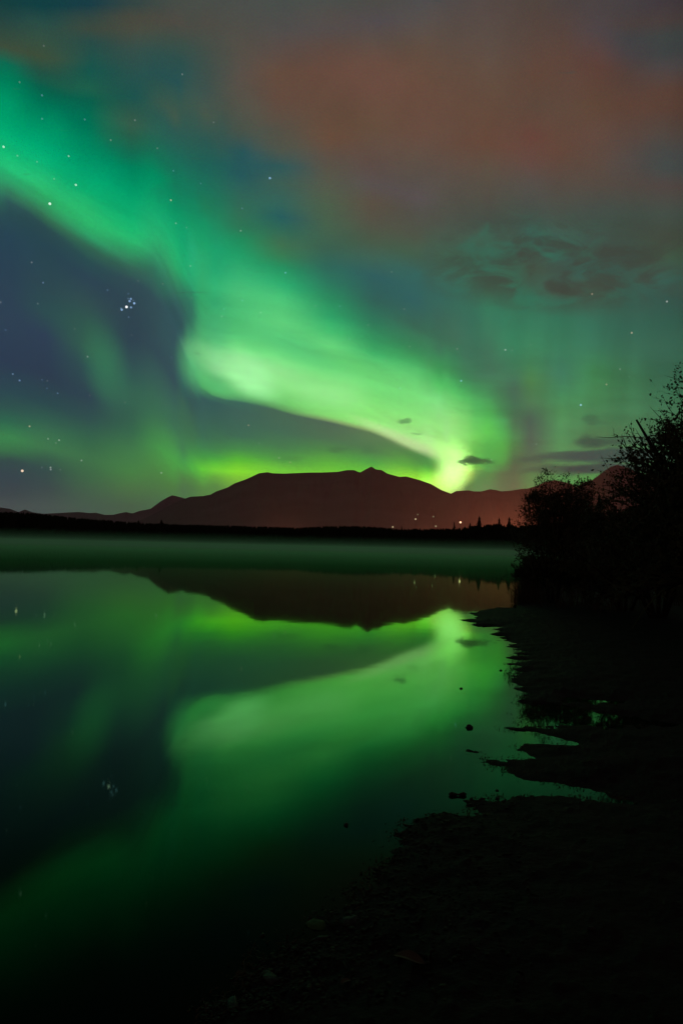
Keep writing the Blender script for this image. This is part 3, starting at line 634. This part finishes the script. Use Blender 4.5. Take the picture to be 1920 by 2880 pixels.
# small stones, twigs and litter washed up along the near waterline
grav_m = mat('wet_gravel', (0.005, 0.006, 0.004), .6, .12, None, var=(0.018, 0.024, 0.012), scale=6)
cx_, cy_, cz_ = [], [], []
gxs = []
for k in range(9000):
    y = 2240+rnd.random()*640; x = rnd.uniform(560, 1500)
    g = on_ground(x, y); gxs.append((g.x, g.y))
GP = np.array(gxs); GS = signed(GP[:, 0], GP[:, 1]); GH = height(GP[:, 0], GP[:, 1])
mb = MB()
for (x, y), sd, z in zip(gxs, GS, GH):
    if sd < -.06 or rnd.random() > math.exp(-max(sd, 0)/.22)+.05: continue
    r_ = .004+.011*rnd.random()**3; b0 = len(mb.v); ph = rnd.random()*6; el_ = rnd.uniform(.5, 1)
    if rnd.random() < .15: r_ *= 2.2; el_ = .12
    for (h_, q_) in ((-.3, .8), (.25, 1), (.6, .55)):
        for t in range(6):
            a = ph+t*math.pi/3; u, v = r_*q_*math.cos(a-ph)*rnd.uniform(.8, 1.15), r_*q_*el_*math.sin(a-ph)*rnd.uniform(.8, 1.15)
            mb.v.append(Vector((x+u*math.cos(ph)-v*math.sin(ph), y+u*math.sin(ph)+v*math.cos(ph), z+h_*min(r_, .012))))
    for L_ in (0, 6):
        for t in range(6): mb.f.append((b0+L_+t, b0+L_+(t+1) % 6, b0+L_+6+(t+1) % 6, b0+L_+6+t))
    mb.f.append(tuple(b0+12+t for t in range(6)))
tag(mb.build('shore_gravel', grav_m), 'small wet stones and litter scattered along the near waterline', 'gravel', kind='stuff')
# ------------------------------------------------------------------ trees
bark_m = mat('bark', (0.02, 0.016, 0.014), .9, .1, (12, .01))
leaf_m = mat('broad_leaves', (0.035, 0.055, 0.018), .6, .3, None, var=(0.05, 0.06, 0.02), scale=1.5)
needle_m = mat('spruce_needles', (0.012, 0.02, 0.011), .8, .15, None, var=(0.02, 0.03, 0.014), scale=.6)
def grow(base, stems, height_, seed, leafL, spread=.45, leaf_n=9, depth=4, lean=(0, 0), r0=.06, density=1.0, env=None):
    R_ = random.Random(seed); tr = MB(); cr = MB()
    def rv(): return Vector((R_.gauss(0, 1), R_.gauss(0, 1), R_.gauss(0, 1)))
    def branch(p, d, L, r, lev):
        if lev and env and not env(p+d*L*.6, R_): return
        n = 5; pts = [p.copy()]; rad = [r]; q = p.copy(); dd = d.copy()
        for i in range(n):
            dd = (dd+rv()*(.11 if lev < 1 else .19)+Vector((0, 0, .05 if lev < 2 else .0))).normalized()
            q2 = q+dd*L/n
            if env and lev < 2 and i > 1 and not env(q2, R_): break
            q = q2; pts.append(q.copy()); rad.append(r*(1-.62*(i+1)/n))
        n = len(pts)-1; rad[-1] *= .4
        (tr if lev < 2 else cr).tube(pts, rad, 6 if lev < 2 else 4)
        if lev >= 2:
            k = int(leaf_n*density*(1.0 if lev >= depth-1 else .6)*max(.45, L/.4))
            for i in range(k):
                t = R_.uniform(.15, 1.02)*n; j = min(int(t), n-1); pp = pts[j].lerp(pts[j+1], min(1, t-j))
                ld = (dd*.6+rv()*.55+Vector((0, 0, -.15))).normalized()
                s_ = leafL*R_.uniform(.65, 1.2)
                if env and not env(pp, R_): continue
                cr.leaf(pp, ld, rv().normalized(), s_, s_*.62)
        if lev < depth:
            kids = [7, 6, 5, 4][min(lev, 3)] if lev else max(7, int(L*3.2))
            for i in range(kids):
                t = R_.uniform(.18 if lev == 0 else .25, 1)*n; j = min(int(t), n-1); pp = pts[j].lerp(pts[j+1], min(1, t-j))
                perp = rv(); perp = (perp-dd*perp.dot(dd)).normalized()
                nd_ = (dd*R_.uniform(.45, .95)+perp*R_.uniform(.6, 1.0)+Vector((0, 0, .12))).normalized()
                Lk = L*R_.uniform(.42, .7)*(1.05-.35*t/n) if lev else L*R_.uniform(.26, .46)*(1.15-.55*t/n)
                branch(pp, nd_, Lk, rad[j]*.55, lev+1)
    for s_ in range(stems):
        a = 2*math.pi*(s_+R_.random()*.6)/stems
        d = Vector((math.cos(a)*spread*(stems > 1)+lean[0], math.sin(a)*spread*(stems > 1)+lean[1], 1)).normalized()
        branch(Vector((math.cos(a)*.1, math.sin(a)*.1, -.1)), d, height_*R_.uniform(.8, 1), r0, 0)
    return tr, cr
def leafy(name, x_px, dist, stems, h, seed, leafL, label, cat, group, **k):
    p = at(x_px, 1550, dist)
    e = empty(name, (p.x, p.y, max(gz(p.x, p.y), -.1)))
    sh = k.pop('shape', None); jit = k.pop('jit', (.8, 1.12))
    if sh:                                # crown envelope: ellipsoids (offset across, height, half width, half height)
        u_ = Vector((p.y, -p.x, 0)).normalized(); z0 = e.location.z
        def env(q, R_):
            ax = q.dot(u_); ay = q.dot(Vector((-u_.y, u_.x, 0)))
            return any(((ax-a)/rw)**2+((q.z-zc)/rh)**2+(ay/(rw*1.1))**2 < R_.uniform(*jit) for a, zc, rw, rh in sh)
        k['env'] = env
    tr, cr = grow(None, stems, h, seed, leafL, **k)
    tr.build('trunk', bark_m, e, True); cr.build('crown', leaf_m, e)
    return tag(e, label, cat, group)
GT = 'broadleaf trees and shrubs on the right bank'
leafy('broadleaf_tree', 2090, 15.5, 6, 7.8, 5, .055, 'tall broadleaf tree at the right edge, its leafy boughs against the green sky', 'tree', GT, spread=.36, leaf_n=9, r0=.07,
      shape=[(-.4, 2.1, 2.25, 1.95), (.6, 3.4, 2.1, 2.8), (-1.3, 1.2, 1.5, 1.2)], jit=(.5, 1.3))
leafy('broadleaf_tree', 1850, 17.5, 5, 3.4, 8, .055, 'broad leafy tree left of and below the tallest one', 'tree', GT, spread=.42, leaf_n=9, r0=.05,
      shape=[(0, 1.6, 1.7, 1.4), (.9, 2.0, 1.3, 1.5)])
leafy('shrub', 1760, 20, 5, 2.5, 13, .05, 'dense dark shrub between the tall tree and the airy shrub', 'shrub', GT, spread=.5, leaf_n=9, r0=.035,
      shape=[(0, 1.0, 1.5, 1.25)])
leafy('shrub', 1556, 22.5, 8, 5.4, 21, .05, 'airy open-topped shrub leaning over the water on the bank corner', 'shrub', GT, spread=.16, leaf_n=8, r0=.03, density=.8,
      shape=[(0, 1.1, 1.25, 1.3), (-.25, 2.6, .8, .8), (.5, 2.6, .8, .65), (-.2, 3.6, .45, .42), (.8, 3.3, .5, .4), (.33, 3.4, .2, .5), (-.85, 2.0, .6, .5)], jit=(.65, 1.2))
leafy('shrub', 1665, 23, 5, 2.2, 34, .05, 'low rounded shrub right behind the open-topped one', 'shrub', GT, spread=.5, leaf_n=9, r0=.035,
      shape=[(0, .8, 1.4, 1.1)])
leafy('shrub', 1515, 25, 5, 1.8, 55, .05, 'lowest leafy shrub at the water edge of the bank', 'shrub', GT, spread=.6, leaf_n=9, r0=.03,
      shape=[(0, .6, 1.0, 1.0)])

def spruce_mesh(h, r, seed, tiers=13):
    R_ = random.Random(seed); tr = MB(); cr = MB()
    tr.tube([Vector((0, 0, -.5)), Vector((0, 0, h*.5)), Vector((0, 0, h*.97))], [h*.016, h*.011, .01], 6)
    for i in range(tiers):
        t = (i+.6)/tiers; z = h*(.07+.9*t); rr = r*(1-t)**.5*R_.uniform(.75, 1.15)+h*.006
        n = 11; b0 = len(cr.v); drop = rr*.45+h/tiers*.35; top_ = Vector((0, 0, z+h/tiers*.95)); cr.v.append(top_)
        ph = R_.random()*6
        for k in range(n*2):
            a = ph+math.pi*k/n; q = rr*(1 if k % 2 == 0 else .5)*R_.uniform(.75, 1.2)
            cr.v.append(Vector((q*math.cos(a), q*math.sin(a), z-drop*(1 if k % 2 == 0 else .35))))
        for k in range(n*2): cr.f.append((b0, b0+1+k, b0+1+(k+1) % (n*2)))
        cr.f.append(tuple(b0+1+k for k in range(n*2))[::-1])
    return tr, cr
def spruce(x, ytop, dist, w_px, seed, label):
    p = at(x, ytop, dist); zb = 2.5 if dist > 400 else .4
    e = empty('spruce_tree', (p.x, p.y, zb))
    h = p.z-zb; tr, cr = spruce_mesh(h, w_px/FPX*dist*1.7, seed)
    tr.build('trunk', bark_m, e); cr.build('crown', needle_m, e)
    tag(e, label, 'spruce', 'spruces standing above the treeline')
for a in [(1347, 1452, 590, 11, 1, 'broad spruce with blunt top, leftmost of the four above the right treeline'),
          (1403, 1457, 590, 9, 2, 'narrow spruce against the orange glow'),
          (1431, 1455, 585, 12, 3, 'wide spruce against the orange glow next to the shrub'),
          (1321, 1470, 600, 9, 4, 'low spruce beside the bright white lamp'),
          (1277, 1468, 600, 5, 5, 'thin spire spruce left of the bright white lamp'),
          (1129, 1478, 600, 5, 6, 'thin spruce sticking out below the yellow town lamps'),
          (455, 1461, 560, 12, 7, 'blunt spruce rising from the treeline below the small distant peak'),
          (390, 1463, 560, 8, 8, 'small spruce left of the blunt one below the distant peak'),
          (1684, 1388, 95, 18, 9, 'dark spruce spire showing between the shrubs on the right bank'),
          (1654, 1425, 95, 12, 10, 'shorter spruce just left of the dark spire')]:
    spruce(*a)
# far wood as one mass
TL = [(-150, 1432), (0, 1440), (100, 1444), (200, 1455), (300, 1462), (400, 1470), (500, 1474), (620, 1477), (720, 1480), (850, 1483), (950, 1478), (1050, 1482), (1120, 1487), (1200, 1487), (1280, 1486), (1340, 1478), (1400, 1474), (1460, 1480), (1560, 1470), (1700, 1470), (2100, 1470)]
wood = MB(); protos = [spruce_mesh(1, .17, 100+i, 7)[1] for i in range(6)]
for i in range(3200):
    x = rnd.uniform(-150, 2100); row_ = rnd.random()
    ang = math.atan((x-960)/FPX); dist = shore_d(ang)+4+row_**1.5*70
    yt = float(np.interp(x, [a for a, b in TL], [b for a, b in TL]))+abs(rnd.gauss(0, 1))*3.5+1
    p = at(x, yt, dist); h = p.z-2.2
    if row_ < .25: h *= rnd.uniform(.55, 1)
    pr = protos[i % 6]; b0 = len(wood.v); ca, sa = math.cos(i), math.sin(i); wd = h*rnd.uniform(1.2, 2.1)
    bx, by = p.x, p.y
    for v in pr.v: wood.v.append(Vector((bx+(v.x*ca-v.y*sa)*wd, by+(v.x*sa+v.y*ca)*wd, 2.2+v.z*h)))
    for f in pr.f: wood.f.append(tuple(b0+k for k in f))
tag(wood.build('far_forest', needle_m), 'unbroken dark spruce wood along the far shore', 'forest', kind='stuff')
# dark wood on the rise behind the right bank
wood = MB()
for i in range(420):
    x = rnd.uniform(1590, 2300); d = rnd.uniform(60, 130)
    yt = 1560-rnd.uniform(60, 120)-max(0, x-1700)*.18
    p = at(x, yt, d); h = p.z-.3
    pr = protos[i % 6]; b0 = len(wood.v); ca, sa = math.cos(i), math.sin(i); wd = h*rnd.uniform(.9, 1.4)
    for v in pr.v: wood.v.append(Vector((p.x+(v.x*ca-v.y*sa)*wd, p.y+(v.x*sa+v.y*ca)*wd, .3+v.z*h)))
    for f in pr.f: wood.f.append(tuple(b0+k for k in f))
tag(wood.build('bank_forest', needle_m), 'black spruce wood behind the shrubs on the right bank', 'forest', kind='stuff')

# ------------------------------------------------------------------ town lamps on the foot of the mountain
def lamp_mat(name, c, s):
    m = bpy.data.materials.new(name); m.use_nodes = True; n = m.node_tree; n.nodes.clear()
    e = n.nodes.new('ShaderNodeEmission'); e.inputs[0].default_value = (*c, 1); e.inputs[1].default_value = s
    o = n.nodes.new('ShaderNodeOutputMaterial'); n.links.new(e.outputs[0], o.inputs[0]); return m
steel = mat('lamp_steel', (.2, .2, .2), .5, .5)
def lamp(x, y, dist, r, c, s, label, power, pc):
    p = at(x, y, dist); e = empty('street_lamp', (p.x, p.y, p.z-12))
    tag(e, label, 'street lamp', 'town lamps below the mountain')
    mb = MB(); mb.tube([Vector((0, 0, -4)), Vector((0, 0, 12-r*.8))], [.25, .15], 8); mb.build('pole', steel, e)
    mb = MB(); nseg = 8
    mb.tube([Vector((0, 0, 12+r*math.cos(t)*-1)) for t in np.linspace(0, math.pi, 9)], [max(r*math.sin(t), .01) for t in np.linspace(0, math.pi, 9)], 12)
    mb.build('lamp_head', lamp_mat('lamp_glow', c, s), e, True)
WARM = (1, .42, .16); RED = (1, .30, .18)
lamp(1294, 1469, 1380, 1.7, (1, .62, .34), 2.2, 'brightest white lamp above the far treeline', 2e5, WARM)
for (x, y, s, l) in [(1168, 1460, .5, 'yellowish lamp high on the slope left of the white one'), (1104, 1482, .45, 'pale lamp at the treeline, leftmost of the town lamps'),
                     (1225, 1480, .3, 'dim greenish lamp just above the treeline'), (1218, 1453, .16, 'very dim lamp highest on the slope'), (1174, 1447, .12, 'faint lamp just above the yellowish one')]:
    lamp(x, y, 1380, 1.5, (1, .82, .45), s, l, 3e4, WARM)
# the hidden street lighting of the town behind the wood: its lamps light the slopes
def glow(x, dist, z, power, c, r=12):
    p = at(x, 1548, dist)
    ld = bpy.data.lights.new('town_light', 'POINT'); ld.energy = power; ld.color = c; ld.shadow_soft_size = r
    o = bpy.data.objects.new('town_light', ld); COL.objects.link(o); o.location = (p.x, p.y, z)
ORG = (1, .25, .11)
for x, d, z, P_, c in [(1370, 1900, 12, 1.0e6, ORG), (1430, 1950, 12, 2.9e6, ORG), (1480, 1900, 12, 1.6e6, ORG), (1190, 1900, 14, 5e5, ORG), (800, 1900, 14, 5e5, ORG)]:
    glow(x, d, z, P_, c, 3)

hm = bpy.data.materials.new('town_haze'); hm.use_nodes = True; n = hm.node_tree; n.nodes.clear()
vp = n.nodes.new('ShaderNodeVolumePrincipled'); vp.inputs['Color'].default_value = (.95, .9, .9, 1)
vp.inputs['Density'].default_value = 0.0001; vp.inputs['Anisotropy'].default_value = 0.0
o = n.nodes.new('ShaderNodeOutputMaterial'); n.links.new(vp.outputs[0], o.inputs['Volume'])
hv = []
for z in (3.5, 700):
    for a in range(-30, 36, 5): hv.append((1400*math.sin(math.radians(a)), 1400*math.cos(math.radians(a)), z))
    for a in range(35, -31, -5): hv.append((2280*math.sin(math.radians(a)), 2280*math.cos(math.radians(a)), z))
k = len(hv)//2
tag(link_mesh('town_haze', hv, [tuple(range(k))[::-1], tuple(range(k, 2*k))]+[(i, (i+1) % k, (i+1) % k+k, i+k) for i in range(k)], hm), 'thin smoky haze over the lit town at the foot of the mountain', 'haze', kind='stuff')

# ------------------------------------------------------------------ mist lying on the lake
mm = bpy.data.materials.new('mist'); mm.use_nodes = True; n = mm.node_tree; n.nodes.clear()
vp = n.nodes.new('ShaderNodeVolumePrincipled'); vp.inputs['Color'].default_value = (.6, .95, .7, 1)
vp.inputs['Density'].default_value = 0.0042; vp.inputs['Anisotropy'].default_value = 0.45
o = n.nodes.new('ShaderNodeOutputMaterial'); n.links.new(vp.outputs[0], o.inputs['Volume'])
mv = []
for z in (0.06, 2.5):
    for a in [-40, -25, -10, 0, 10, 18, 24]:
        r_ = math.radians(a); mv.append((60*math.sin(r_), 60*math.cos(r_), z))
    for a in [24, 18, 10, 0, -10, -25, -40]:
        r_ = math.radians(a); mv.append((520*math.sin(r_), 520*math.cos(r_), z))
k = 14
mf = [tuple(range(k))[::-1], tuple(range(k, 2*k))]+[(i, (i+1) % k, (i+1) % k+k, i+k) for i in range(k)]
tag(link_mesh('mist', mv, mf, mm), 'thin greenish mist lying on the lake before the far shore', 'mist', kind='stuff')
